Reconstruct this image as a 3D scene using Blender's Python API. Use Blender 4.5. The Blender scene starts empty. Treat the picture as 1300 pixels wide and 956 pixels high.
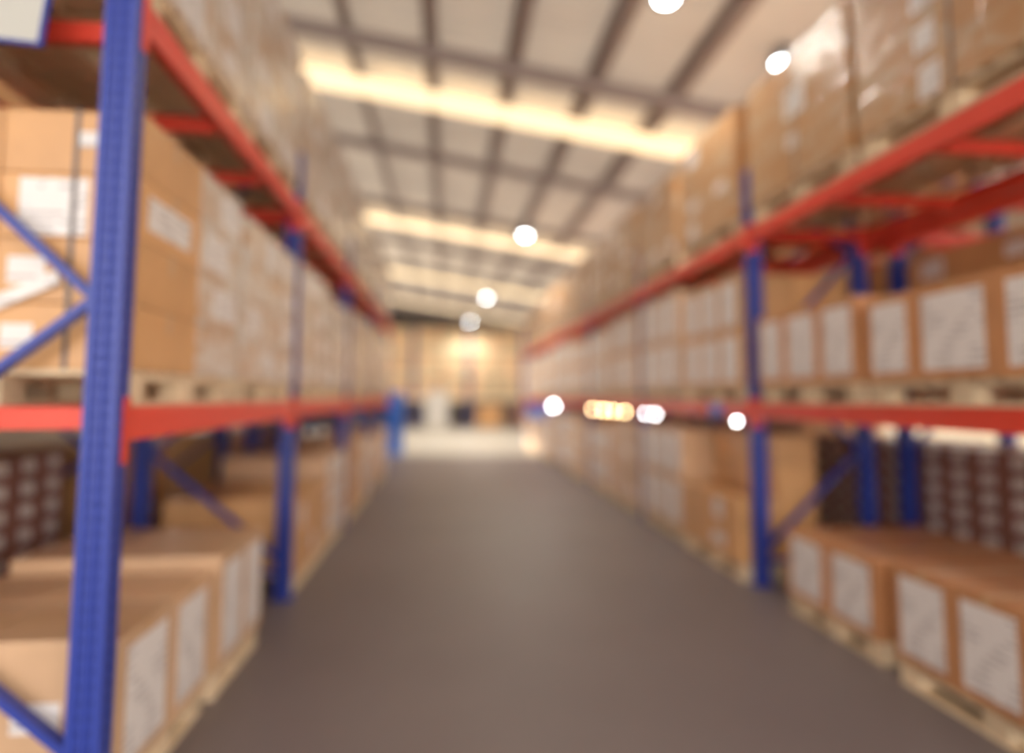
import bpy, bmesh, math, random
from mathutils import Vector, Matrix
random.seed(7)
scene = bpy.context.scene
COL = scene.collection
R = math.radians

# ------------------------------------------------------------------ materials
def new_mat(name):
    m = bpy.data.materials.new(name); m.use_nodes = True
    nt = m.node_tree; b = nt.nodes['Principled BSDF']
    return m, nt, b

def plain(name, col, rough=.5, metal=0., coat=0., var=.0, bump=0., scale=20.):
    m, nt, b = new_mat(name)
    b.inputs['Base Color'].default_value = (*col, 1)
    b.inputs['Roughness'].default_value = rough
    b.inputs['Metallic'].default_value = metal
    b.inputs['Coat Weight'].default_value = coat
    b.inputs['Coat Roughness'].default_value = .25
    if var:
        tc = nt.nodes.new('ShaderNodeTexCoord')
        n = nt.nodes.new('ShaderNodeTexNoise'); n.inputs['Scale'].default_value = scale
        n.inputs['Detail'].default_value = 5
        nt.links.new(tc.outputs['Object'], n.inputs['Vector'])
        oi = nt.nodes.new('ShaderNodeObjectInfo')
        add = nt.nodes.new('ShaderNodeMath'); add.operation = 'MULTIPLY_ADD'
        add.inputs[1].default_value = .6; nt.links.new(oi.outputs['Random'], add.inputs[0])
        half = nt.nodes.new('ShaderNodeMath'); half.operation = 'MULTIPLY'; half.inputs[1].default_value = .8
        nt.links.new(n.outputs['Fac'], half.inputs[0]); nt.links.new(half.outputs[0], add.inputs[2])
        cr = nt.nodes.new('ShaderNodeValToRGB')
        lo = [max(0, c * (1 - var)) for c in col]; hi = [min(1, c * (1 + var)) for c in col]
        cr.color_ramp.elements[0].color = (*lo, 1); cr.color_ramp.elements[0].position = .15
        cr.color_ramp.elements[1].color = (*hi, 1); cr.color_ramp.elements[1].position = .85
        nt.links.new(add.outputs[0], cr.inputs['Fac'])
        nt.links.new(cr.outputs['Color'], b.inputs['Base Color'])
        if bump:
            bp = nt.nodes.new('ShaderNodeBump'); bp.inputs['Strength'].default_value = bump
            bp.inputs['Distance'].default_value = .01
            nt.links.new(n.outputs['Fac'], bp.inputs['Height']); nt.links.new(bp.outputs['Normal'], b.inputs['Normal'])
    return m

def emit(name, col, strength):
    m, nt, b = new_mat(name)
    b.inputs['Base Color'].default_value = (*col, 1)
    b.inputs['Emission Color'].default_value = (*col, 1)
    b.inputs['Emission Strength'].default_value = strength
    return m

M = {}
M['cardboard'] = plain('cardboard', (.60, .325, .135), .5, coat=.35, var=.22, bump=.15, scale=4)
M['cardboard_pale'] = plain('cardboard_pale', (.60, .385, .225), .5, coat=.35, var=.2, bump=.15, scale=4)
M['cardboard_brown'] = plain('cardboard_brown', (.50, .235, .10), .5, coat=.35, var=.22, bump=.15, scale=4)
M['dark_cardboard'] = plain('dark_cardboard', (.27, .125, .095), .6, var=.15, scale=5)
M['tape'] = plain('packing_tape', (.56, .34, .17), .3, coat=.4)
M['wood'] = plain('pallet_wood', (.68, .54, .36), .75, var=.25, bump=.3, scale=7)
M['red'] = plain('red_enamel', (.76, .066, .036), .38, var=.08, scale=3)
M['blue'] = plain('blue_enamel', (.026, .050, .31), .38, var=.10, scale=3)
M['hole'] = plain('slot_shadow', (.018, .034, .20), .8)
M['zinc'] = plain('zinc_plate', (.55, .55, .55), .4, metal=.8)
M['band'] = plain('dark_strap', (.12, .10, .10), .4)
M['film'] = plain('white_film', (.50, .47, .43), .2, coat=.8)
M['steel'] = plain('roof_steel', (.36, .30, .285), .6)
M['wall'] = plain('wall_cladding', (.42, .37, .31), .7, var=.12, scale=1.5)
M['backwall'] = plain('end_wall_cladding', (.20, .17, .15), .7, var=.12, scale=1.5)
M['board'] = plain('sign_board', (.50, .51, .48), .35)
M['bluep'] = plain('blue_plastic', (.04, .22, .85), .35)
M['frame'] = plain('lamp_housing', (.35, .35, .36), .4, metal=.6)
M['yard'] = plain('pale_apron', (.62, .58, .50), .8, var=.1, scale=.5)
M['gap_backdrop'] = plain('cream_backdrop', (.46, .39, .29), .8, var=.2, scale=.6)
M['daylit_floor'] = plain('floor_daylight_tint', (.34, .32, .285), .4, var=.06, scale=1)  # paler than the concrete: daylight on the cross aisle put into the colour
M['skylight'] = emit('translucent_sheet', (1., .80, .50), 1.15)
M['lamp'] = emit('lamp_glass', (.90, .98, 1.), 34)
M['warm'] = emit('warm_gap_glow', (1., .72, .36), 34)  # warm glow of the added spots under the right beam
M['white'] = emit('white_gap_glow', (.93, .97, 1.), 30)  # white glow of the added spots under the right beam

def wrap_mat(name, card, film, amount):
    # cardboard seen through crumpled stretch film: milky folds with a shape of their own
    m, nt, b = new_mat(name)
    tc = nt.nodes.new('ShaderNodeTexCoord'); oi = nt.nodes.new('ShaderNodeObjectInfo')
    ad = nt.nodes.new('ShaderNodeVectorMath'); ad.operation = 'ADD'
    nt.links.new(tc.outputs['Object'], ad.inputs[0]); nt.links.new(oi.outputs['Location'], ad.inputs[1])
    mp = nt.nodes.new('ShaderNodeMapping'); mp.inputs['Rotation'].default_value = (.5, 0, 0); mp.inputs['Scale'].default_value = (1, 1.6, 4.2)
    nt.links.new(ad.outputs[0], mp.inputs['Vector'])
    n = nt.nodes.new('ShaderNodeTexNoise'); n.inputs['Scale'].default_value = 2.2; n.inputs['Detail'].default_value = 6; n.inputs['Distortion'].default_value = 1.2
    nt.links.new(mp.outputs['Vector'], n.inputs['Vector'])
    cr = nt.nodes.new('ShaderNodeValToRGB')
    cr.color_ramp.elements[0].position = .50 - amount * .3; cr.color_ramp.elements[0].color = (*card, 1)
    cr.color_ramp.elements[1].position = .72 - amount * .3; cr.color_ramp.elements[1].color = (*film, 1)
    nt.links.new(n.outputs['Fac'], cr.inputs['Fac']); nt.links.new(cr.outputs['Color'], b.inputs['Base Color'])
    b.inputs['Roughness'].default_value = .35; b.inputs['Coat Weight'].default_value = .6; b.inputs['Coat Roughness'].default_value = .15
    bp = nt.nodes.new('ShaderNodeBump'); bp.inputs['Strength'].default_value = .5; bp.inputs['Distance'].default_value = .02
    nt.links.new(n.outputs['Fac'], bp.inputs['Height']); nt.links.new(bp.outputs['Normal'], b.inputs['Normal'])
    nt.links.new(bp.outputs['Normal'], b.inputs['Coat Normal'])
    return m
M['wrapped_left'] = wrap_mat('film_wrapped_cardboard', (.58, .35, .18), (.70, .63, .55), .55)
M['wrapped_right'] = wrap_mat('film_wrapped_brown_cardboard', (.52, .275, .115), (.55, .40, .26), .15)

def label_mat():
    m, nt, b = new_mat('paper_label')
    tc = nt.nodes.new('ShaderNodeTexCoord')
    mp = nt.nodes.new('ShaderNodeMapping'); nt.links.new(tc.outputs['Object'], mp.inputs['Vector'])
    sp = nt.nodes.new('ShaderNodeSeparateXYZ'); nt.links.new(mp.outputs['Vector'], sp.inputs[0])
    w = nt.nodes.new('ShaderNodeMath'); w.operation = 'MULTIPLY'; w.inputs[1].default_value = 190
    nt.links.new(sp.outputs['Z'], w.inputs[0])
    s = nt.nodes.new('ShaderNodeMath'); s.operation = 'SINE'; nt.links.new(w.outputs[0], s.inputs[0])
    g = nt.nodes.new('ShaderNodeMath'); g.operation = 'GREATER_THAN'; g.inputs[1].default_value = .55
    nt.links.new(s.outputs[0], g.inputs[0])
    n = nt.nodes.new('ShaderNodeTexNoise'); n.inputs['Scale'].default_value = 9
    nt.links.new(tc.outputs['Object'], n.inputs['Vector'])
    g2 = nt.nodes.new('ShaderNodeMath'); g2.operation = 'GREATER_THAN'; g2.inputs[1].default_value = .52
    nt.links.new(n.outputs['Fac'], g2.inputs[0])
    mu = nt.nodes.new('ShaderNodeMath'); mu.operation = 'MULTIPLY'
    nt.links.new(g.outputs[0], mu.inputs[0]); nt.links.new(g2.outputs[0], mu.inputs[1])
    mx = nt.nodes.new('ShaderNodeMix'); mx.data_type = 'RGBA'
    mx.inputs['A'].default_value = (.80, .77, .75, 1); mx.inputs['B'].default_value = (.42, .39, .39, 1)
    nt.links.new(mu.outputs[0], mx.inputs['Factor'])
    nt.links.new(mx.outputs['Result'], b.inputs['Base Color'])
    b.inputs['Roughness'].default_value = .35
    return m
M['label'] = label_mat()

def floor_mat():
    m, nt, b = new_mat('sealed_concrete')
    tc = nt.nodes.new('ShaderNodeTexCoord')
    n = nt.nodes.new('ShaderNodeTexNoise'); n.inputs['Scale'].default_value = .55; n.inputs['Detail'].default_value = 8
    n2 = nt.nodes.new('ShaderNodeTexNoise'); n2.inputs['Scale'].default_value = 14; n2.inputs['Detail'].default_value = 6
    for k in (n, n2): nt.links.new(tc.outputs['Object'], k.inputs['Vector'])
    mx = nt.nodes.new('ShaderNodeMix'); mx.data_type = 'FLOAT'; mx.inputs['Factor'].default_value = .35
    nt.links.new(n.outputs['Fac'], mx.inputs['A']); nt.links.new(n2.outputs['Fac'], mx.inputs['B'])
    cr = nt.nodes.new('ShaderNodeValToRGB')
    cr.color_ramp.elements[0].color = (.150, .121, .123, 1); cr.color_ramp.elements[0].position = .3
    cr.color_ramp.elements[1].color = (.205, .168, .167, 1); cr.color_ramp.elements[1].position = .7
    nt.links.new(mx.outputs['Result'], cr.inputs['Fac']); nt.links.new(cr.outputs['Color'], b.inputs['Base Color'])
    mr = nt.nodes.new('ShaderNodeMapRange'); mr.inputs['To Min'].default_value = .38; mr.inputs['To Max'].default_value = .6
    nt.links.new(n2.outputs['Fac'], mr.inputs['Value']); nt.links.new(mr.outputs['Result'], b.inputs['Roughness'])
    return m
M['floor'] = floor_mat()

def roof_mat():
    m, nt, b = new_mat('corrugated_roof_sheet')
    tc = nt.nodes.new('ShaderNodeTexCoord')
    n = nt.nodes.new('ShaderNodeTexNoise'); n.inputs['Scale'].default_value = .8; n.inputs['Detail'].default_value = 4
    nt.links.new(tc.outputs['Object'], n.inputs['Vector'])
    cr = nt.nodes.new('ShaderNodeValToRGB')
    cr.color_ramp.elements[0].color = (.56, .50, .44, 1); cr.color_ramp.elements[1].color = (.72, .66, .58, 1)
    cr.color_ramp.elements[0].position = .3; cr.color_ramp.elements[1].position = .7
    nt.links.new(n.outputs['Fac'], cr.inputs['Fac']); nt.links.new(cr.outputs['Color'], b.inputs['Base Color'])
    b.inputs['Roughness'].default_value = .55
    tr = nt.nodes.new('ShaderNodeBsdfTranslucent'); tr.inputs['Color'].default_value = (.92, .84, .72, 1)
    ms = nt.nodes.new('ShaderNodeMixShader'); ms.inputs['Fac'].default_value = .055
    nt.links.new(b.outputs[0], ms.inputs[1]); nt.links.new(tr.outputs[0], ms.inputs[2])
    nt.links.new(ms.outputs[0], nt.nodes['Material Output'].inputs['Surface'])
    return m
M['roof'] = roof_mat()

# ------------------------------------------------------------------ mesh helpers
class MB:
    """collects boxes and prisms into one mesh"""
    def __init__(s): s.v = []; s.f = []; s.mi = []
    def box(s, x0, x1, y0, y1, z0, z1, mi=0):
        b = len(s.v)
        s.v += [(x0,y0,z0),(x1,y0,z0),(x1,y1,z0),(x0,y1,z0),(x0,y0,z1),(x1,y0,z1),(x1,y1,z1),(x0,y1,z1)]
        for q in ((0,3,2,1),(4,5,6,7),(0,1,5,4),(1,2,6,5),(2,3,7,6),(3,0,4,7)):
            s.f.append(tuple(b + i for i in q)); s.mi.append(mi)
    def bar(s, p, q, wx, wy, up=(0, 0, 1), mi=0):
        p, q = Vector(p), Vector(q); d = (q - p).normalized()
        a = d.cross(Vector(up))
        if a.length < 1e-4: a = d.cross(Vector((1, 0, 0)))
        a.normalize(); c = a.cross(d).normalized()
        b = len(s.v)
        for P in (p, q):
            for i, j in ((-1,-1),(1,-1),(1,1),(-1,1)):
                s.v.append(tuple(P + a * (i * wx / 2) + c * (j * wy / 2)))
        for k in ((0,1,2,3),(7,6,5,4),(0,4,5,1),(1,5,6,2),(2,6,7,3),(3,7,4,0)):
            s.f.append(tuple(b + i for i in k)); s.mi.append(mi)
    def prism(s, poly, z0, z1, mi=0):
        b = len(s.v); n = len(poly)
        s.v += [(x, y, z0) for x, y in poly] + [(x, y, z1) for x, y in poly]
        s.f.append(tuple(b + i for i in reversed(range(n)))); s.mi.append(mi)
        s.f.append(tuple(b + n + i for i in range(n))); s.mi.append(mi)
        for i in range(n):
            j = (i + 1) % n
            s.f.append((b + i, b + j, b + n + j, b + n + i)); s.mi.append(mi)
    def lathe(s, prof, n=20, c=(0, 0), mi=0):
        b = len(s.v)
        for r, z in prof:
            for k in range(n):
                a = 2 * math.pi * k / n
                s.v.append((c[0] + r * math.cos(a), c[1] + r * math.sin(a), z))
        for i in range(len(prof) - 1):
            for k in range(n):
                k2 = (k + 1) % n
                s.f.append((b + i*n + k, b + i*n + k2, b + (i+1)*n + k2, b + (i+1)*n + k)); s.mi.append(mi)
        s.f.append(tuple(b + k for k in reversed(range(n)))); s.mi.append(mi)
        e = b + (len(prof) - 1) * n
        s.f.append(tuple(e + k for k in range(n))); s.mi.append(mi)
    def mesh(s, name, mats, bevel=0., smooth=False):
        me = bpy.data.meshes.new(name); me.from_pydata(s.v, [], s.f)
        for m in mats: me.materials.append(m)
        me.polygons.foreach_set('material_index', s.mi)
        bm = bmesh.new(); bm.from_mesh(me)
        if bevel:
            bmesh.ops.bevel(bm, geom=bm.edges[:], offset=bevel, segments=2, affect='EDGES', profile=.6, clamp_overlap=True)
        bmesh.ops.recalc_face_normals(bm, faces=bm.faces[:])
        bm.to_mesh(me); bm.free()
        if smooth:
            for p in me.polygons: p.use_smooth = True
        me.update(); return me

def link(name, me, parent=None, loc=(0, 0, 0), rot=None):
    o = bpy.data.objects.new(name, me); COL.objects.link(o)
    o.location = loc
    if rot: o.rotation_euler = rot
    if parent: o.parent = parent
    return o
def tag(o, label, cat, group=None):
    o['label'] = label; o['category'] = cat
    if group: o['group'] = group
    return o
def struct(name, me, parent=None):
    o = link(name, me, parent)
    if not parent: o['kind'] = 'structure'
    return o
def copy_tree(o, parent=None):
    c = o.copy(); COL.objects.link(c)
    if parent: c.parent = parent
    for ch in list(o.children): copy_tree(ch, c)
    return c

# ------------------------------------------------------------------ the hall
def roof_z(x): return 6.02 - .16 * x
XL, XR, Y0, Y1 = -8.0, 9.0, -7.0, 37.5

fb = MB(); fb.box(XL - .2, XR + .2, Y0, Y1 + .2, -.2, 0)
struct('floor', fb.mesh('floor', [M['floor']]))
yb = MB(); yb.box(XR + .2, 45, -25, 55, -.25, -.02); yb.box(-45, XL - .2, -25, 55, -.25, -.02); yb.box(XL - .2, XR + .2, -25, Y0, -.25, -.02)
struct('trim_1', yb.mesh('trim', [M['yard']]))
ob = MB(); ob.box(16, 16.3, -12, 45, -.02, 3.4)  # added outside backdrop, keeps the rack gaps cream instead of sky white
struct('wall_gap_backdrop', ob.mesh('wall_gap_backdrop', [M['gap_backdrop']]))
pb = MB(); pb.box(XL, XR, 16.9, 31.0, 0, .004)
struct('trim_2', pb.mesh('trim', [M['daylit_floor']]))  # thin slab carrying the cross aisle's daylight as a lighter colour

# roof sheet: ribs run across the hall, cut by four translucent strips
STRIPS = (9.5, 17.25, 24.7, 32.3); SW = .30
def rib_sheet(ya, yb_, mat):
    """trapezoid ribbed sheet from ya to yb_, ribs running along X"""
    m = MB(); pitch = .25
    prof = []
    y = ya
    while y < yb_ - 1e-6:
        for dy, h in ((0, 0), (.15, 0), (.17, .035), (.23, .035)):
            if y + dy < yb_: prof.append((y + dy, h))
        y += pitch
    prof.append((yb_, 0))
    b = 0
    for (yy, h) in prof:
        for x in (XL - .2, XR + .2):
            m.v.append((x, yy, roof_z(x) + h))
    n = len(prof)
    for i in range(n - 1):
        m.f.append((2*i, 2*i+1, 2*i+3, 2*i+2)); m.mi.append(0)
    return m
ceil_root = None
mall = rib_sheet(Y0, Y1 + .2, None)
me = bpy.data.meshes.new('ceiling'); me.from_pydata(mall.v, [], mall.f); me.materials.append(M['roof']); me.update()
ceiling = struct('ceiling', me)
for s in STRIPS:                                 # translucent light panels under the purlins
    m = MB(); x = -.24 - 1.05 * 6 + .02
    for k in range(14):
        b = len(m.v); xa, xb = x, x + 1.03
        for xx in (xa, xb):
            for yy in (s - SW, s + SW):
                for dz in (-.25, -.222): m.v.append((xx, yy, roof_z(xx) + dz))
        for q in ((0,1,3,2),(4,6,7,5),(0,4,5,1),(2,3,7,6),(0,2,6,4),(1,5,7,3)):
            m.f.append(tuple(b + i for i in q)); m.mi.append(0)
        x += 1.05
    o = link('skylight_strip', m.mesh('skylight_strip', [M['skylight']]), ceiling)
    o['label'] = 'glowing translucent skylight strip'
xp = -.24 - 1.05 * 7
while xp < XR:                                   # purlins run down the hall
    m = MB(); z = roof_z(xp)
    m.box(xp - .03, xp + .03, Y0, Y1, z - .20, z - .012)
    m.box(xp - .09, xp + .03, Y0, Y1, z - .012, z - .004)
    m.box(xp - .03, xp + .10, Y0, Y1, z - .212, z - .20)
    m.box(xp + .09, xp + .10, Y0, Y1, z - .20, z - .18)
    if xp > XL: link('purlin', m.mesh('purlin', [M['steel']]), ceiling)
    xp += 1.05
yr = 4.35
while yr < Y1:                                   # rafters run across it
    m = MB()
    for dz0, dz1, w in ((-.25, -.235, .12), (-.40, -.385, .12), (-.385, -.25, .012)):
        b = len(m.v)
        for x in (XL, XR):
            for yy in (yr - w / 2, yr + w / 2):
                for dz in (dz0, dz1): m.v.append((x, yy, roof_z(x) + dz + .02))
        for q in ((0,1,3,2),(4,6,7,5),(0,4,5,1),(2,3,7,6),(0,2,6,4),(1,5,7,3)):
            m.f.append(tuple(b + i for i in q)); m.mi.append(0)
    link('rafter', m.mesh('rafter', [M['steel']]), ceiling)
    yr += 3.65

def side_wall(name, x, openings, mat):
    """cladding wall with rectangular openings (y0, y1, z0, z1)"""
    m = MB(); top = roof_z(x) + .02
    xa, xb = (x - .2, x) if x < 0 else (x, x + .2)
    ys = Y0
    for (a, b_, z0, z1) in sorted(openings):
        m.box(xa, xb, ys, a, 0, top)
        if z0 > 0: m.box(xa, xb, a, b_, 0, z0)
        m.box(xa, xb, a, b_, z1, top)
        ys = b_
    m.box(xa, xb, ys, Y1, 0, top)
    return struct(name, m.mesh(name, [mat]))
side_wall('wall_left', XL, [(17.2, 31.0, 0, 4.8)], M['wall'])
side_wall('wall_right', XR, [(-5, 4, 0, 4.1), (5, 16, 0, 4.1), (17, 31, 0, 4.1)], M['wall'])
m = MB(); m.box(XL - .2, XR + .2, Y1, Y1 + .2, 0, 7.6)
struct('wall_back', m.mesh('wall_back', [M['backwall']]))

# ------------------------------------------------------------------ racking
POST_W, POST_D, TOPZ = .11, .09, 3.40
def post_mesh(front):
    """open channel upright with a ribbed, slotted face towards -Y and the aisle"""
    m = MB(); w, d = POST_W / 2, POST_D / 2
    poly = [(-w, -d), (-w*.62, -d), (-w*.5, -d+.010), (-w*.18, -d+.010), (-w*.08, -d), (w*.08, -d), (w*.18, -d+.010), (w*.5, -d+.010), (w*.62, -d), (w, -d),
            (w, d), (w*.55, d), (w*.55, d-.014), (w*.86, d-.014), (w*.86, -d+.016), (-w*.86, -d+.016), (-w*.86, d-.014), (-w*.55, d-.014), (-w*.55, d), (-w, d)]
    m.prism(poly, 0.006, TOPZ)
    z = .12
    while z < TOPZ - .05:
        for s in (-1, 1):
            m.box(s*w*.34 - .006, s*w*.34 + .006, -d + .0085, -d + .012, z, z + .022, 1)
            m.box(s * (w - .001), s * (w + .0012), -.007, .007, z, z + .022, 1)
        z += .05
    return m.mesh('upright_post', [M['blue'], M['hole']])
POST = post_mesh(1)
fm = MB(); fm.box(-.075, .075, -.065, .065, 0, .006)
for sx in (-1, 1): fm.lathe([(.009, .006), (.009, .022)], 6, (sx * .062, 0))
FOOT = fm.mesh('foot_plate', [M['blue']])

def make_rack(label, xf, xb, ys, zs, top=TOPZ):
    """rack run: frames at ys, beams at heights zs (beam tops); xf is the aisle side"""
    sgn = 1 if xf > xb else -1          # direction in which the front faces
    root = bpy.data.objects.new('pallet_rack', None); COL.objects.link(root)
    root.location = (xf, ys[0], 0)
    tag(root, label, 'rack')
    def L(name, me, loc, parent=None):
        o = link(name, me, parent or root, loc if parent else tuple(a - b for a, b in zip(loc, root.location))); return o
    for y in ys:
        for x in (xf, xb):
            p = L('upright_post', POST, (x, y, 0)); L('foot_plate', FOOT, (0, 0, 0), p)
        ia, ib = xf - sgn * .05, xb + sgn * .05
        pts = [(ia, .30), (ib, 1.08), (ia, 1.84), (ib, 2.70), (ia, 3.32)]
        for (a, za), (b_, zb) in zip(pts, pts[1:]):
            m = MB(); m.bar((a - xf, 0, za), (b_ - xf, 0, zb), .030, .048, (0, 1, 0))
            L('diagonal_brace', m.mesh('diagonal_brace', [M['blue']]), (xf, y, 0))
        for z in (.2, 3.36):
            m = MB(); m.bar((ia - xf, 0, z), (ib - xf, 0, z), .03, .045, (0, 1, 0))
            L('cross_brace', m.mesh('cross_brace', [M['blue']]), (xf, y, 0))
    for ya, yb_ in zip(ys, ys[1:]):
        for z in zs:
            for x, s in ((xf, sgn), (xb, -sgn)):
                m = MB(); a, b_ = .05, (yb_ - ya) - .05
                prof = [(-.025, -.12), (.025, -.12), (.025, 0), (-.008, 0), (-.008, -.028), (-.025, -.028)]
                n = len(prof)
                for yy in (a, b_):
                    for px, pz in prof: m.v.append((px * s, yy, pz))
                m.f.append(tuple(range(n))); m.mi.append(0); m.f.append(tuple(range(2*n-1, n-1, -1))); m.mi.append(0)
                for i in range(n):
                    j = (i + 1) % n; m.f.append((i, j, n + j, n + i)); m.mi.append(0)
                # beam bowed faces: a shallow groove along the face
                m.box(s*.025 if s > 0 else s*.025 - .002, s*.025 + .002 if s > 0 else s*.025, a + .02, b_ - .02, -.045, -.015)
                beam = L('beam', m.mesh('beam', [M['red']]), (x + s * .030, ya, z))
                for end, yy in ((1, a), (-1, b_)):
                    c = MB(); w = POST_W / 2
                    ox = -s * .030                     # post centre seen from the beam
                    xa_, xb_ = sorted((ox - s * .02, ox + s * (w + .006)))
                    y0_, y1_ = sorted((yy, yy - end * .005))
                    c.box(xa_, xb_, y0_, y1_, -.20, .035)
                    xa_, xb_ = sorted((ox + s * (w + .001), ox + s * (w + .006)))
                    y0_, y1_ = sorted((yy, yy - end * .046))
                    c.box(xa_, xb_, y0_, y1_, -.20, .035)
                    L('beam_connector', c.mesh('beam_connector', [M['red']]), (0, 0, 0), beam)
            n = 4
            for k in range(n):
                y = ya + .11 + (yb_ - ya - .22) * k / (n - 1)
                m = MB(); xa_, xb_ = sorted((xf - .002 * sgn, xb + .002 * sgn))
                m.box(xa_ - xf, xb_ - xf, -.022, .022, -.078, 0)
                L('support_bar', m.mesh('support_bar', [M['red']]), (xf, y, z - (.06 if 2.95 < z else .02 if z > 2 else .002)))
    return root

RY = [5.24 + 3.1 * k for k in range(-1, 6)]            # 2.14 .. 20.74
LY = [2.47 + 2.75 * k for k in range(0, 5)]            # 2.47 .. 13.47
ZR, ZLv = (1.46, 2.90), (1.46, 2.97)
RXF, RXB, LXF, LXB = 2.54, 3.46, -1.18, -2.21
make_rack('long blue and red pallet rack lining the right side of the aisle', RXF, RXB, RY, ZR)
make_rack('blue and red pallet rack lining the left side of the aisle', LXF, LXB, LY, ZLv)
make_rack('second blue and red rack standing back to back behind the right rack', 4.74, 3.82, RY, ZR)
make_rack('second blue and red rack standing back to back behind the left rack', -3.55, -2.52, LY, ZLv)

# ------------------------------------------------------------------ pallets
PCACHE = {}
def pallet_meshes(L, W):
    k = (round(L, 2), round(W, 2))
    if k in PCACHE: return PCACHE[k]
    d = MB(); n = 9; bw = .095
    for i in range(n):
        y = -L/2 + bw/2 + (L - bw) * i / (n - 1); d.box(-W/2, W/2, y - bw/2, y + bw/2, .112, .130)
    for x in (-W/2 + .06, 0, W/2 - .06): d.box(x - .05, x + .05, -L/2, L/2, .094, .112)
    deck = d.mesh('deck', [M['wood']])
    b = MB(); b.box(-.05, .05, -.07, .07, .018, .094); block = b.mesh('block', [M['wood']])
    r = MB(); r.box(-.05, .05, -L/2, L/2, 0, .018); run = r.mesh('bottom_board', [M['wood']])
    a = MB(); a.v = list(d.v); a.f = list(d.f); a.mi = list(d.mi)
    for x in (-W/2 + .06, 0, W/2 - .06):
        a.box(x - .05, x + .05, -L/2, L/2, 0, .018)
        for y in (-L/2 + .07, 0, L/2 - .07): a.box(x - .05, x + .05, y - .07, y + .07, .018, .094)
    PCACHE[k] = (deck, block, run, a.mesh('pallet', [M['wood']]))
    return PCACHE[k]
def make_pallet(x0, x1, y0, y1, z, label, detailed):
    L, W = y1 - y0, x1 - x0; deck, block, run, whole = pallet_meshes(L, W)
    c = ((x0 + x1) / 2, (y0 + y1) / 2, z + (.0025 if z > 0 else 0))
    if not detailed:
        o = link('wooden_pallet', whole, None, c)
    else:
        o = bpy.data.objects.new('wooden_pallet', None); COL.objects.link(o); o.location = c
        link('deck', deck, o)
        for x in (-W/2 + .06, 0, W/2 - .06):
            link('bottom_board', run, o, (x, 0, 0))
            for y in (-L/2 + .07, 0, L/2 - .07): link('block', block, o, (x, y, 0))
    return tag(o, label, 'pallet', 'wooden pallets under the boxes')

# ------------------------------------------------------------------ boxes
BOXES = []            # every carton of every load, collected first
LAY = ['bottom', 'second', 'third', 'fourth', 'fifth', 'sixth', 'seventh', 'eighth']
BAY = ['first', 'second', 'third', 'fourth', 'fifth', 'sixth']
LEV = ['floor', 'middle shelf', 'top shelf']
def load(side, bay, pal, lev, y0, xface, zbase, widths, rows, lh, labels='', mat='cardboard', rack='', kind='cardboard_box', cat=None, depth=None, base=True, detailed=False, kindname='box', nearend=False):
    """side +1 right / -1 left; rows: list of layer counts from the aisle inwards; lh: layer height"""
    cols = len(widths); L = sum(widths)
    D = depth or .5
    W = D * len(rows)
    xs = sorted((xface, xface + side * W))
    paln = 'near' if pal == 0 else 'far'
    where = f'{LEV[lev]}, {BAY[bay]} bay, {rack}'
    if base:
        make_pallet(xs[0] + .015, xs[1] - .015, y0 + .005, y0 + L - .005, zbase, f'wooden pallet at the {paln} end of the {BAY[bay]} bay, {LEV[lev]}, {rack}', detailed)
        zb = zbase + (.131 if zbase == 0 else .1335)
    else: zb = zbase
    for r, nl in enumerate(rows):
        xa = xface + side * D * r; x0, x1 = sorted((xa, xa + side * D))
        y = y0
        for c, w in enumerate(widths):
            for l in range(nl):
                top = l == nl - 1
                vis = r == 0 or (nl > rows[0] and l >= rows[0]) or (top and lev == 0) or (nearend and c == 0)
                cn = {1: [''], 2: ['near', 'far'], 3: ['near', 'middle', 'far']}.get(cols) or ['nearest', 'second', 'third', 'fourth', 'fifth'][:cols]
                ln = 'top' if top and nl > 1 else LAY[l]
                BOXES.append(dict(x0=x0, x1=x1, y0=y, y1=y + w, z0=zb + l * lh, h=lh, side=side, r=r, c=c, l=l, vis=vis, top=top,
                    labels=labels, mat=('cardboard' if nearend and c == 0 and lev == 1 else mat), kind=kind, nearend=nearend and c == 0, lev=lev, cols=cols, cn=cn[c], ln=ln, pal=paln, where=where, kn=kindname))
            y += w

# --- right rack -------------------------------------------------------------
rk = 'right rack'
# floor level
for b in range(6):
    ys = RY[b]
    det = b < 2
    if b == 0:
        load(1, 0, 0, 0, 2.21, 2.40, 0, [.40, .42, .42], [1, 1], .49, 'A', 'cardboard_brown', rk, detailed=True)
        load(1, 0, 1, 0, 3.63, 2.43, 0, [.50, .50], [1, 1], .45, 'A', 'cardboard_brown', rk, detailed=True)
    elif b == 1:
        load(1, 1, 0, 0, ys + .13, 2.42, 0, [.65, .65], [2, 4], .265, 'B', 'cardboard', rk, depth=.34, detailed=True)
        load(1, 1, 1, 0, ys + 1.58, 2.46, 0, [.46, .46, .46], [2, 2], .52, 'A', 'cardboard_pale', rk, detailed=True)
    elif b >= 4:
        load(1, b, 0, 0, ys + .12, 2.45, 0, [.66, .66], [4 if b == 4 else 3, 4 if b == 4 else 3], .26, 'B', 'cardboard_pale', rk)
        load(1, b, 1, 0, ys + 1.60, 2.47, 0, [.65, .65], [3, 3], .26, 'A', 'cardboard', rk)
    else:
        load(1, b, 0, 0, ys + .12, 2.45, 0, [.66, .66], [4, 4], .25 if b % 2 else .26, 'B', 'cardboard_pale', rk)
        load(1, b, 1, 0, ys + 1.60, 2.47, 0, [.45, .45, .45], [2, 2], .52 if b % 2 else .46, 'A', 'cardboard', rk)
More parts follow.
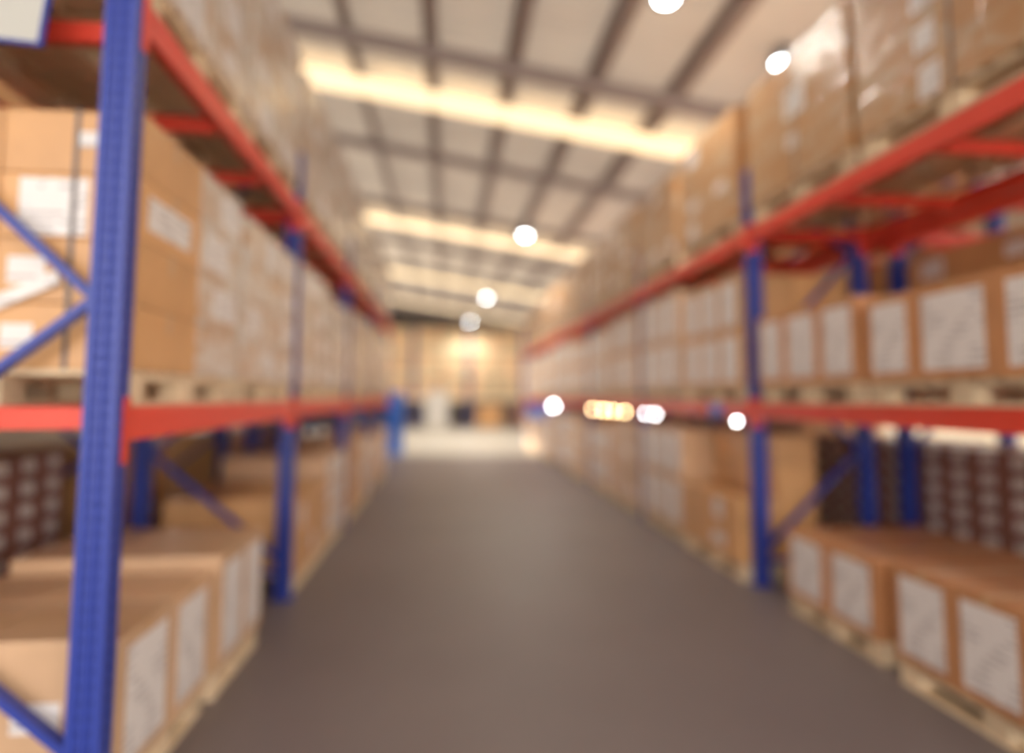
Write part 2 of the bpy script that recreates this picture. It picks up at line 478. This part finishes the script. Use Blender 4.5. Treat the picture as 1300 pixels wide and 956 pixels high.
# middle shelf
load(1, 0, 0, 1, 2.30, 2.45, ZR[0], [.43, .54, .39], [1, 1], .48, 'A', 'cardboard_brown', rk, detailed=True)
load(1, 0, 1, 1, 3.76, 2.45, ZR[0], [.40, .46, .40], [1, 1], .53, 'A', 'cardboard_brown', rk, detailed=True)
for b in range(1, 6):
    ys = RY[b]
    load(1, b, 0, 1, ys + .12, 2.46, ZR[0], [.43, .43, .44], [2, 2], .48 if b % 2 else .52, 'A', 'cardboard', rk, detailed=b < 2)
    load(1, b, 1, 1, ys + 1.60, 2.46, ZR[0], [.46, .46, .44], [2, 2], .53 if b % 2 else .49, 'A', 'cardboard_pale', rk, detailed=b < 2)
# top shelf
for b in range(6):
    ys = RY[b]
    load(1, b, 0, 2, ys + .12, 2.46, ZR[1], [.48, .48, .46] if b == 0 else [.64, .68], [4, 4], .245 if b % 2 == 0 else .25, 'B', 'wrapped_right', rk, detailed=b < 2)
    load(1, b, 1, 2, ys + 1.62, 2.46, ZR[1], [.45, .45, .45], [4, 4], .24 if b % 2 == 0 else .235, 'B', 'wrapped_right', rk, detailed=b < 2)
# --- left rack --------------------------------------------------------------
lk = 'left rack'
for b in range(4):
    ys = LY[b]
    if b == 0:
        load(-1, 0, 0, 0, 2.54, -1.12, 0, [.47, .44], [1, 1], .52, 'A', 'cardboard_pale', lk, detailed=True, nearend=True)
        load(-1, 0, 1, 0, 3.54, -1.10, 0, [.40, .38], [1, 1], .57, 'A', 'cardboard_pale', lk, detailed=True)
    else:
        load(-1, b, 0, 0, ys + .12, -1.11, 0, [.42, .40, .40], [2, 2], .29, 'B', 'cardboard', lk, detailed=b < 2)
        load(-1, b, 1, 0, ys + 1.46, -1.12, 0, [.60, .58], [3, 3], .26, 'A', 'cardboard_pale', lk, detailed=b < 2)
    load(-1, b, 0, 1, ys + .08, -1.13, ZLv[0], [.61, .61], [4, 4], .242, 'C', 'wrapped_left', lk, detailed=b < 2, nearend=b == 0)
    load(-1, b, 1, 1, ys + 1.40, -1.13, ZLv[0], [.42, .42, .42], [4, 4], (.235, .22, .25, .24)[b], 'C', 'wrapped_left', lk, detailed=b < 2)
    load(-1, b, 0, 2, ys + .08, -1.13, ZLv[1], [.61, .61], [4, 4], (.26, .25, .24, .23)[b], 'C', 'wrapped_left', lk, detailed=b < 2, nearend=b == 0)
    load(-1, b, 1, 2, ys + 1.40, -1.13, ZLv[1], [.62, .62], [4, 4], (.255, .25, .22, .22)[b], 'C', 'wrapped_left', lk, detailed=b < 2)
# --- racks behind: small dark cartons on the floor, plain boxes above ----------
rr, lr = 'rear right rack', 'rear left rack'
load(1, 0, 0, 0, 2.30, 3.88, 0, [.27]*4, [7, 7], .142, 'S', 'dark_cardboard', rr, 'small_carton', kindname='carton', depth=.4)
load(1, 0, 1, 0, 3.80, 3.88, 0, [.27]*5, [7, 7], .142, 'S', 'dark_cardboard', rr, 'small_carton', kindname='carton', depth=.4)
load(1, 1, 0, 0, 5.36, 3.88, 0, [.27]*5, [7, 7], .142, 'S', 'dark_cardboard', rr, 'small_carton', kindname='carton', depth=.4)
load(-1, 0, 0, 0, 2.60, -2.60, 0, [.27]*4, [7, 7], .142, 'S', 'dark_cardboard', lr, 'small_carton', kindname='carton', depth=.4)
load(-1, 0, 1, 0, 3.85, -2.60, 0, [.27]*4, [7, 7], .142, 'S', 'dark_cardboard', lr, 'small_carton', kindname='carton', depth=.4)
for b in range(0, 3):
    load(1, b, 0, 1, RY[b] + .14, 3.80, ZR[0], [.64, .64], [4, 4], .272, 'B', 'cardboard', rr, depth=.46)
    load(1, b, 1, 1, RY[b] + 1.62, 3.80, ZR[0], [.66, .66], [4, 4], .262, 'B', 'cardboard', rr, depth=.46)
    load(1, b, 0, 2, RY[b] + .14, 3.80, ZR[1], [.64, .64], [4, 4], .22, 'B', 'cardboard', rr, depth=.46)
    load(-1, b, 0, 1, LY[b] + .10, -2.52, ZLv[0], [.60, .60], [4, 4], .22, 'B', 'cardboard', lr, depth=.5)
    load(-1, b, 1, 1, LY[b] + 1.44, -2.52, ZLv[0], [.60, .60], [4, 4], .22, 'B', 'cardboard', lr, depth=.5)
    load(-1, b, 0, 2, LY[b] + .10, -2.52, ZLv[1], [.60, .60], [4, 4], .24, 'B', 'cardboard', lr, depth=.5)
for b in range(1, 4):
    load(-1, b, 0, 0, LY[b] + .12, -2.54, 0, [.60, .60], [4, 4], .24, 'B', 'cardboard', lr, depth=.5)
    load(1, b, 1, 0, RY[b] + 1.64, 3.84, 0, [.62, .62], [4, 4], .295, 'B', 'cardboard', rr, depth=.46)
    load(1, b + 1, 0, 0, RY[b+1] + .14, 3.84, 0, [.64, .64], [4, 4], .295, 'B', 'cardboard', rr, depth=.46)

CCACHE = {}
def carton_mesh(dx, dy, dz, mat):
    k = (round(dx, 3), round(dy, 3), round(dz, 3), mat)
    if k not in CCACHE:
        m = MB(); m.box(-dx/2, dx/2, -dy/2, dy/2, 0, dz)
        CCACHE[k] = m.mesh('cardboard_box', [M[mat]], bevel=min(.006, dz * .03))
    return CCACHE[k]
TC = {}
def tape_mesh(dx, dy, dz):
    k = (round(dx, 3), round(dy, 3), round(dz, 3))
    if k not in TC:
        m = MB(); t = .0008; w = .026; o = .08
        m.box(-dx/2 - t, dx/2 + t, -w, w, dz - .0005, dz + t)
        for s in (-1, 1):
            a, b = sorted((s * (dx/2 - .0004), s * (dx/2 + t)))
            m.box(a, b, -w, w, dz - min(o, dz * .4), dz)
        TC[k] = m.mesh('packing_tape', [M['tape']])
    return TC[k]
LC = {}
def label_mesh(w, h, axis):
    k = (round(w, 3), round(h, 3), axis)
    if k not in LC:
        m = MB(); t = .0012
        if axis == 'x': m.box(-t, t, -w/2, w/2, -h/2, h/2)
        else: m.box(-w/2, w/2, -t, t, -h/2, h/2)
        LC[k] = m.mesh('shipping_label', [M['label']])
    return LC[k]
def label_specs(B):
    """[(axis, u, v, w, h)] stickers of a carton, u along the face and v up, as fractions"""
    rnd = random.Random(int(B['x0']*1000)*7 + int(B['y0']*1000)*13 + int(B['z0']*1000)*17)
    out = []
    dy, h = B['y1'] - B['y0'], B['h']; p = B['labels']
    if B['r'] == 0 and B['side'] == 1 and B['lev'] == 2 and B['where'].startswith('top shelf, first'):
        if B['c'] == 1:
            if B['pal'] == 'near':
                out += {0: [('x', .70, .42, .15, .17)], 1: [('x', .75, .42, .14, .14)], 2: [('x', .62, .5, .30, .21)]}.get(B['l'], [])
            else:
                out += {2: [('x', .4, .45, .26, .20)], 1: [('x', .5, .3, .14, .10)]}.get(B['l'], [])
        return out
    if B['r'] == 0 or p == 'S':
        if p == 'A' : out.append(('x', .5, .50, dy * .74, h * .80))
        elif p == 'B' and rnd.random() < .45: out.append(('x', rnd.uniform(.3, .7), .5, dy * rnd.uniform(.25, .45), h * rnd.uniform(.35, .65)))
        elif p == 'C' and rnd.random() < .45: out.append(('x', rnd.uniform(.3, .7), .5, dy * rnd.uniform(.35, .7), h * rnd.uniform(.4, .8)))
        elif p == 'S': out.append(('x', .5, .55, .13, .078))
    return out

idx = sorted(range(len(BOXES)), key=lambda i: -(BOXES[i]['vis']) * 1e6 - ((BOXES[i]['y1'] - BOXES[i]['y0']) * BOXES[i]['h']) / (BOXES[i]['y0']**2 + BOXES[i]['x0']**2 + .5 * (BOXES[i]['z0'] - 1.5)**2))
single, n_k = set(), {'cardboard_box': 0, 'small_carton': 0}
CAP = {'cardboard_box': 296, 'small_carton': 200}
for i in idx:
    B = BOXES[i]
    hid_small = B['kind'] == 'small_carton' and (B['z0'] < .55 or B['r'] > 0)
    if B['vis'] and not hid_small and n_k[B['kind']] < CAP[B['kind']]:
        single.add(i); n_k[B['kind']] += 1
rest = MB(); rest_mats = ['cardboard', 'cardboard_pale', 'dark_cardboard', 'label', 'tape', 'wrapped_left', 'wrapped_right', 'cardboard_brown']
for i, B in enumerate(BOXES):
    g = .003
    dx, dy, dz = B['x1'] - B['x0'] - 2*g, B['y1'] - B['y0'] - 2*g, B['h'] - .0025
    rnd = random.Random(i)
    jx = rnd.uniform(-.010, .0) * -B['side'] if B['r'] == 0 else 0
    c = ((B['x0'] + B['x1']) / 2 + jx * .0, (B['y0'] + B['y1']) / 2, B['z0'])
    specs = label_specs(B)
    fx = -B['side'] * dx / 2
    if i not in single:
        rest.box(c[0] - dx/2, c[0] + dx/2, c[1] - dy/2, c[1] + dy/2, c[2], c[2] + dz, rest_mats.index(B['mat']))
        if B['vis']:
            for ax, u, v, w, h in specs:
                yy = c[1] - dy/2 + dy * u; zz = c[2] + dz * v; xx = c[0] + fx
                rest.box(xx - .0012, xx + .0012, yy - w/2, yy + w/2, zz - h/2, zz + h/2, 3)
        continue
    o = link(B['kind'], carton_mesh(dx, dy, dz, B['mat']), None, c)
    if B['kind'] == 'cardboard_box' or B['top']: link('packing_tape', tape_mesh(dx, dy, dz), o)
    has = False
    for ax, u, v, w, h in specs:
        link('shipping_label', label_mesh(w, h, 'x'), o, (fx, -dy/2 + dy * u, dz * v)); has = True
    if B['nearend']:
        if B['lev'] == 1 and B['r'] == 0:
            lw, lh_, lx, lz = {3: (.13, .06, .08, .13), 2: (.24, .215, -.06, .115), 1: (.13, .10, -.14, .12), 0: (.11, .09, -.16, .12)}[B['l']]
            link('shipping_label', label_mesh(lw, lh_, 'y'), o, (lx, -dy/2, lz)); has = True
        else:
            link('shipping_label', label_mesh(.16, min(.1, dz * .5), 'y'), o, (rnd.uniform(-.1, .1), -dy/2, dz * .5)); has = True
    look = 'white-labelled' if has else 'plain'
    inner = '' if B['r'] == 0 else 'inner '
    kind = ('box' if B['where'].split(', ')[-1].startswith('rear') else 'cardboard box') if B['kn'] == 'box' else 'carton'
    colr = f"{B['cn']} {inner}column" if B['cn'] else 'inner column'
    lay = '' if (B['top'] and B['ln'] == 'bottom') else f"{B['ln']} layer, "
    tag(o, f"{look} {kind}, {lay}{colr}, {B['pal']} pallet, {B['where']}", 'box' if B['kn'] == 'box' else 'carton',
        f"{'cardboard boxes' if B['kn'] == 'box' else 'small dark cartons'} on the racks")
o = link('packed_carton', rest.mesh('packed_carton', [M[k] for k in rest_mats]))
o['kind'] = 'stuff'; tag(o, 'mass of brown cardboard boxes packed far down and deep inside the racks', 'boxes')

# ------------------------------------------------------------------ strapping round the nearest loads
def strap_loop(x0, x1, z0, z1, y, label, w=.016):
    m = MB(); t = .002; x0 -= .002; x1 += .002; z1 += .002
    m.box(x0 - t, x0, y - w/2, y + w/2, z0, z1 + t); m.box(x1, x1 + t, y - w/2, y + w/2, z0, z1 + t)
    m.box(x0, x1, y - w/2, y + w/2, z1, z1 + t)
    o = link('strapping_band', m.mesh('strapping_band', [M['band']])); tag(o, label, 'strap', 'dark straps round the pallet loads')
def strap_loop_y(y0, y1, z0, z1, x, label, w=.018):
    m = MB(); t = .002; y0 -= .002; y1 += .002; z1 += .002
    m.box(x - w/2, x + w/2, y0 - t, y0, z0, z1 + t); m.box(x - w/2, x + w/2, y1, y1 + t, z0, z1 + t)
    m.box(x - w/2, x + w/2, y0, y1, z1, z1 + t)
    o = link('strapping_band', m.mesh('strapping_band', [M['band']])); tag(o, label, 'strap', 'dark straps round the pallet loads')
zr3 = ZR[1] + .1335
strap_loop(2.463, 3.457, zr3, zr3 + .98, 2.92, 'dark vertical strap on the near top-shelf load of the right rack')
strap_loop(2.463, 3.457, zr3, zr3 + .96, 4.40, 'dark vertical strap on the far top-shelf load in the right rack first bay')
strap_loop_y(2.553, 3.767, ZLv[0] + .1335, ZLv[0] + .1335 + .968, -1.37, 'dark vertical strap down the end of the middle-shelf load behind the sign')

# ------------------------------------------------------------------ the white board at the head of the left rack
sg = bpy.data.objects.new('aisle_sign', None); COL.objects.link(sg); sg.location = (-1.40, 2.36, 2.70)
sg.rotation_euler = (0, R(6), R(-4))
tag(sg, 'white aisle board with a thin blue frame fixed to the head of the left rack', 'sign')
m = MB(); m.box(-.62, -.012, -.004, .004, .012, .80); link('sign_panel', m.mesh('sign_panel', [M['board']]), sg)
m = MB(); m.box(-.632, 0, -.009, .009, 0, .013); m.box(-.632, 0, -.009, .009, .80, .813); m.box(-.013, 0, -.009, .009, .013, .80); m.box(-.632, -.619, -.009, .009, .013, .80)
link('sign_frame', m.mesh('sign_frame', [M['blue']]), sg)
m = MB()
for x in (-.2, -.45): m.box(x - .012, x + .012, .009, .09, .55, .574)
link('bracket', m.mesh('bracket', [M['zinc']]), sg)

m = MB(); m.bar((-.14, 0, -.06), (.13, 0, .07), .05, .004, (0, 1, 0))
o = link('film_tail', m.mesh('film_tail', [M['label']]), None, (-1.53, 2.536, 1.86)); o.scale = (1, 1, 1)
tag(o, 'twisted white film tail across the end of the boxes behind the blue brace', 'film')

# ------------------------------------------------------------------ high-bay lamps
def highbay(x, y, z, label, power=420):
    root = bpy.data.objects.new('high_bay_lamp', None); COL.objects.link(root); root.location = (x, y, z)
    tag(root, label, 'lamp', 'high-bay lamps under the roof')
    m = MB(); m.lathe([(.13, 0), (.145, .0), (.15, .05), (.12, .17), (.08, .22), (.07, .36), (.03, .38)], 24)
    link('reflector', m.mesh('reflector', [M['frame']], smooth=False), root)
    m = MB(); m.lathe([(.03, -.04), (.06, -.03), (.085, -.01), (.09, 0)], 24)
    link('glass', m.mesh('glass', [M['lamp']], smooth=True), root)
    m = MB(); top = roof_z(x) - z - .02
    m.lathe([(.012, .38), (.012, top)], 8); link('hanger', m.mesh('hanger', [M['steel']]), root)
    ld = bpy.data.lights.new('lamp_light', 'SPOT'); ld.energy = power; ld.color = (1, .93, .82); ld.spot_size = R(150); ld.spot_blend = .6; ld.shadow_soft_size = .2
    lo = bpy.data.objects.new('lamp_light', ld); COL.objects.link(lo); lo.parent = root; lo.location = (0, 0, -.12)
for (x, y, w) in ((2.0, 5.72, 'nearest lamp, at the top edge above the aisle'), (3.72, 6.85, 'lamp just above the boxes on the right top shelf'),
                  (1.78, 14.85, 'bright lamp below the second skylight strip'), (1.50, 24.6, 'bright lamp over the cross aisle below the third skylight strip'),
                  (1.18, 32.6, 'dim last lamp before the end wall')):
    highbay(x, y, 5.18 if x < 3 else 5.24, 'round high-bay lamp, ' + w, 90 if x > 3 else 170 if y < 7 else 420)

# ------------------------------------------------------------------ added glow spots, standing in for bright gaps under the right lower beam
def gap_glow(y, z, mat, label, r=.04):
    root = bpy.data.objects.new('gap_glow_spot', None); COL.objects.link(root); x = 2.462; root.location = (x, y, z)
    tag(root, label, 'lamp', 'small added glow spots under the lower right beam')
    m = MB(); m.lathe([(r * .3, -r), (r * .8, -r * .6), (r, 0), (r * .8, r * .6), (r * .3, r)], 14); link('glow_ball', m.mesh('glow_ball', [mat], smooth=True), root)
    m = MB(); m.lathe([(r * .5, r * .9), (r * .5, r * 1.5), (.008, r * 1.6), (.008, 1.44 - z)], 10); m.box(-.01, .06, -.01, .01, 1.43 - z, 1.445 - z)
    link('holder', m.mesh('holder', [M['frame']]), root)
for y, mat, lb, r in ((11.0, 'warm', 'added warm glow at the far end of the glowing row under the right beam', .045), (10.25, 'warm', 'added warm glow second from the far end of the glowing row', .05),
                      (9.6, 'warm', 'added warm glow in the middle of the glowing row under the right beam', .045), (9.0, 'warm', 'added warm glow next to the blue third upright of the right rack', .04),
                      (8.05, 'white', 'added white glow just before the second upright of the right rack', .034), (7.65, 'white', 'added white glow at the near end of the glowing row', .036),
                      (15.1, 'white', 'lone added white glow far down the right lower beam', .085), (5.46, 'white', 'added white glow beside the blue tag on the right lower beam', .03)):
    gap_glow(y, 1.30, M[mat], 'small ' + lb, r * .55)
m = MB(); m.box(-.003, .003, -.13, .13, -.05, .05)
o = link('shelf_tag', m.mesh('shelf_tag', [M['bluep']]), None, (2.476, 5.92, 1.385)); tag(o, 'blue plastic shelf tag on the lower red beam of the right rack', 'tag')

# ------------------------------------------------------------------ far cross aisle
def tote(x, y, z, label, s=(.58, .4, .30)):
    root = bpy.data.objects.new('blue_tote', None); COL.objects.link(root); root.location = (x, y, z)
    tag(root, label, 'crate', 'blue plastic totes')
    m = MB(); a, b, h = s[0]/2, s[1]/2, s[2]
    m.box(-a*.92, a*.92, -b*.92, b*.92, 0, .012)
    m.box(-a*.95, a*.95, -b*.95, -b*.95 + .012, .012, h); m.box(-a*.95, a*.95, b*.95 - .012, b*.95, .012, h)
    m.box(-a*.95, -a*.95 + .012, -b*.95, b*.95, .012, h); m.box(a*.95 - .012, a*.95, -b*.95, b*.95, .012, h)
    for k in (-.6, -.2, .2, .6): m.box(a*k - .012, a*k + .012, -b*.95 - .012, b*.95 + .012, .03, h - .03)
    link('body', m.mesh('body', [M['bluep']]), root)
    m = MB(); m.box(-a, a, -b, b, h, h + .022); link('lid', m.mesh('lid', [M['bluep']]), root)
for k, w in enumerate(('bottom', 'second', 'third', 'fourth', 'top')):
    tote(-1.36, 17.6, k * .324, f'blue plastic tote, {w} of the stack past the left rack')
TOTES = [(18.2 + k * .62 + (.25 if k == 2 else 0), .915, w) for k, w in enumerate(('near', 'middle', 'far'))] + [(16.46 + k * .62, .915, w) for k, w in enumerate(('near', 'far'))]
for k, (y, z, w) in enumerate(TOTES):
    tote(2.70, y, z, f"blue tote on boxes under the right rack, {w} one, {'last' if k < 3 else 'fifth'} bay", (.42, .58, .36))
# rack along the end wall, seen face on
er = bpy.data.objects.new('end_rack', None); COL.objects.link(er); er.location = (0, 33.9, 0)
tag(er, 'wide rack of tan boxes facing down the aisle from the end wall', 'rack')
EX = [-7.2 + 2.8 * k for k in range(5)]
for x in EX:
    for y in (0, 1.0):
        m = MB(); m.box(-.05, .05, -.04, .04, 0, 4.95); link('upright_post', m.mesh('upright_post', [M['blue']]), er, (x, y, 0))
for a, b_ in zip(EX, EX[1:]):
    for z in (1.40, 2.65, 3.90):
        for y in (0, 1.0):
            m = MB(); m.box(a + .05, b_ - .05, -.025, .025, -.11, 0); link('beam', m.mesh('beam', [M['wood']]), er, (0, y, z))
st = MB(); rnd = random.Random(3)
for a in EX[:-1]:
    for z in (1.40, 2.65, 3.90):
        for k in range(2):
            xa = a + .1 + k * 1.33
            st.box(xa, xa + 1.24, 33.88, 34.86, z + .003, z + .12, 4)
            nl = 4
            for l in range(nl):
                for c in range(3):
                    w = 1.23 / 3
                    st.box(xa + c * w, xa + (c + 1) * w - .012, 33.86, 34.84, z + .12 + l * .235, z + .12 + (l + 1) * .235 - .008, 0 if rnd.random() < .6 else 1)
o = link('stacked_carton', st.mesh('stacked_carton', [M['cardboard_pale'], plain('tan_cardboard', (.50, .42, .27), .6, var=.15), M['dark_cardboard'], M['label'], M['wood']]))
o['kind'] = 'stuff'; tag(o, 'far wall of tan boxes stacked on the rack at the end of the hall', 'boxes')
# loads standing on the floor in front of it
def wrapped(x, y, w, d, h, mat, name, label):
    root = bpy.data.objects.new(name, None); COL.objects.link(root); root.location = (x, y, 0)
    tag(root, label, 'load')
    m = MB()
    for l in range(4): m.box(-w/2 + .01 * (l % 2), w/2 - .01 * (l % 2), -d/2, d/2, .132 + l * (h - .13) / 4, .132 + (l + 1) * (h - .13) / 4 - .006)
    link('wrapped_goods', m.mesh('wrapped_goods', [mat], bevel=.01), root)
    link('pallet_base', pallet_meshes(d, w)[3], root)
wrapped(-.35, 29.6, 1.0, 1.0, 1.75, M['film'], 'wrapped_load', 'tall white film-wrapped load standing before the end rack')
wrapped(2.05, 31.0, 1.1, 1.0, 1.15, M['cardboard'], 'wrapped_load', 'low orange-brown load standing before the end rack')
wrapped(3.7, 30.6, 1.1, 1.0, 1.3, M['dark_cardboard'], 'wrapped_load', 'low dark brown load before the end rack at its right')

# ------------------------------------------------------------------ light
w = bpy.data.worlds.new('World'); scene.world = w; w.use_nodes = True
bg = w.node_tree.nodes['Background']
bg.inputs['Color'].default_value = (1.0, .925, .87, 1); bg.inputs['Strength'].default_value = 4.4
sd = bpy.data.lights.new('sun', 'SUN'); sd.energy = 9; sd.color = (1, .93, .80); sd.angle = R(1.5)
so = bpy.data.objects.new('sun', sd); COL.objects.link(so)
so.rotation_euler = Vector((-1, 0, math.tan(R(23)))).to_track_quat('Z', 'Y').to_euler()

# ------------------------------------------------------------------ camera
cd = bpy.data.cameras.new('camera'); cam = bpy.data.objects.new('camera', cd); COL.objects.link(cam)
cd.sensor_width = 36; cd.sensor_fit = 'HORIZONTAL'; cd.lens = 845.1 / 1300 * 36
cd.shift_y = -(478 - 433.5) / 1300
yaw, pitch, roll = .0996, .0831, -.003
fwd = Vector((math.sin(yaw) * math.cos(pitch), math.cos(yaw) * math.cos(pitch), math.sin(pitch)))
q = fwd.to_track_quat('-Z', 'Y').to_matrix().to_4x4()
cam.matrix_world = Matrix.Translation((0, 0, 1.5)) @ q @ Matrix.Rotation(-roll, 4, 'Z')
cd.clip_start = .05; cd.clip_end = 200
cd.dof.use_dof = True; cd.dof.focus_distance = 1.15; cd.dof.aperture_fstop = .62
scene.camera = cam

scene.cycles.use_denoising = True
scene.cycles.max_bounces = 6; scene.cycles.diffuse_bounces = 4; scene.cycles.glossy_bounces = 2
scene.cycles.sample_clamp_indirect = 6
vs = scene.view_settings
vs.view_transform = 'Standard'; vs.look = 'None'; vs.gamma = 1; vs.exposure = .14; vs.use_curve_mapping = False
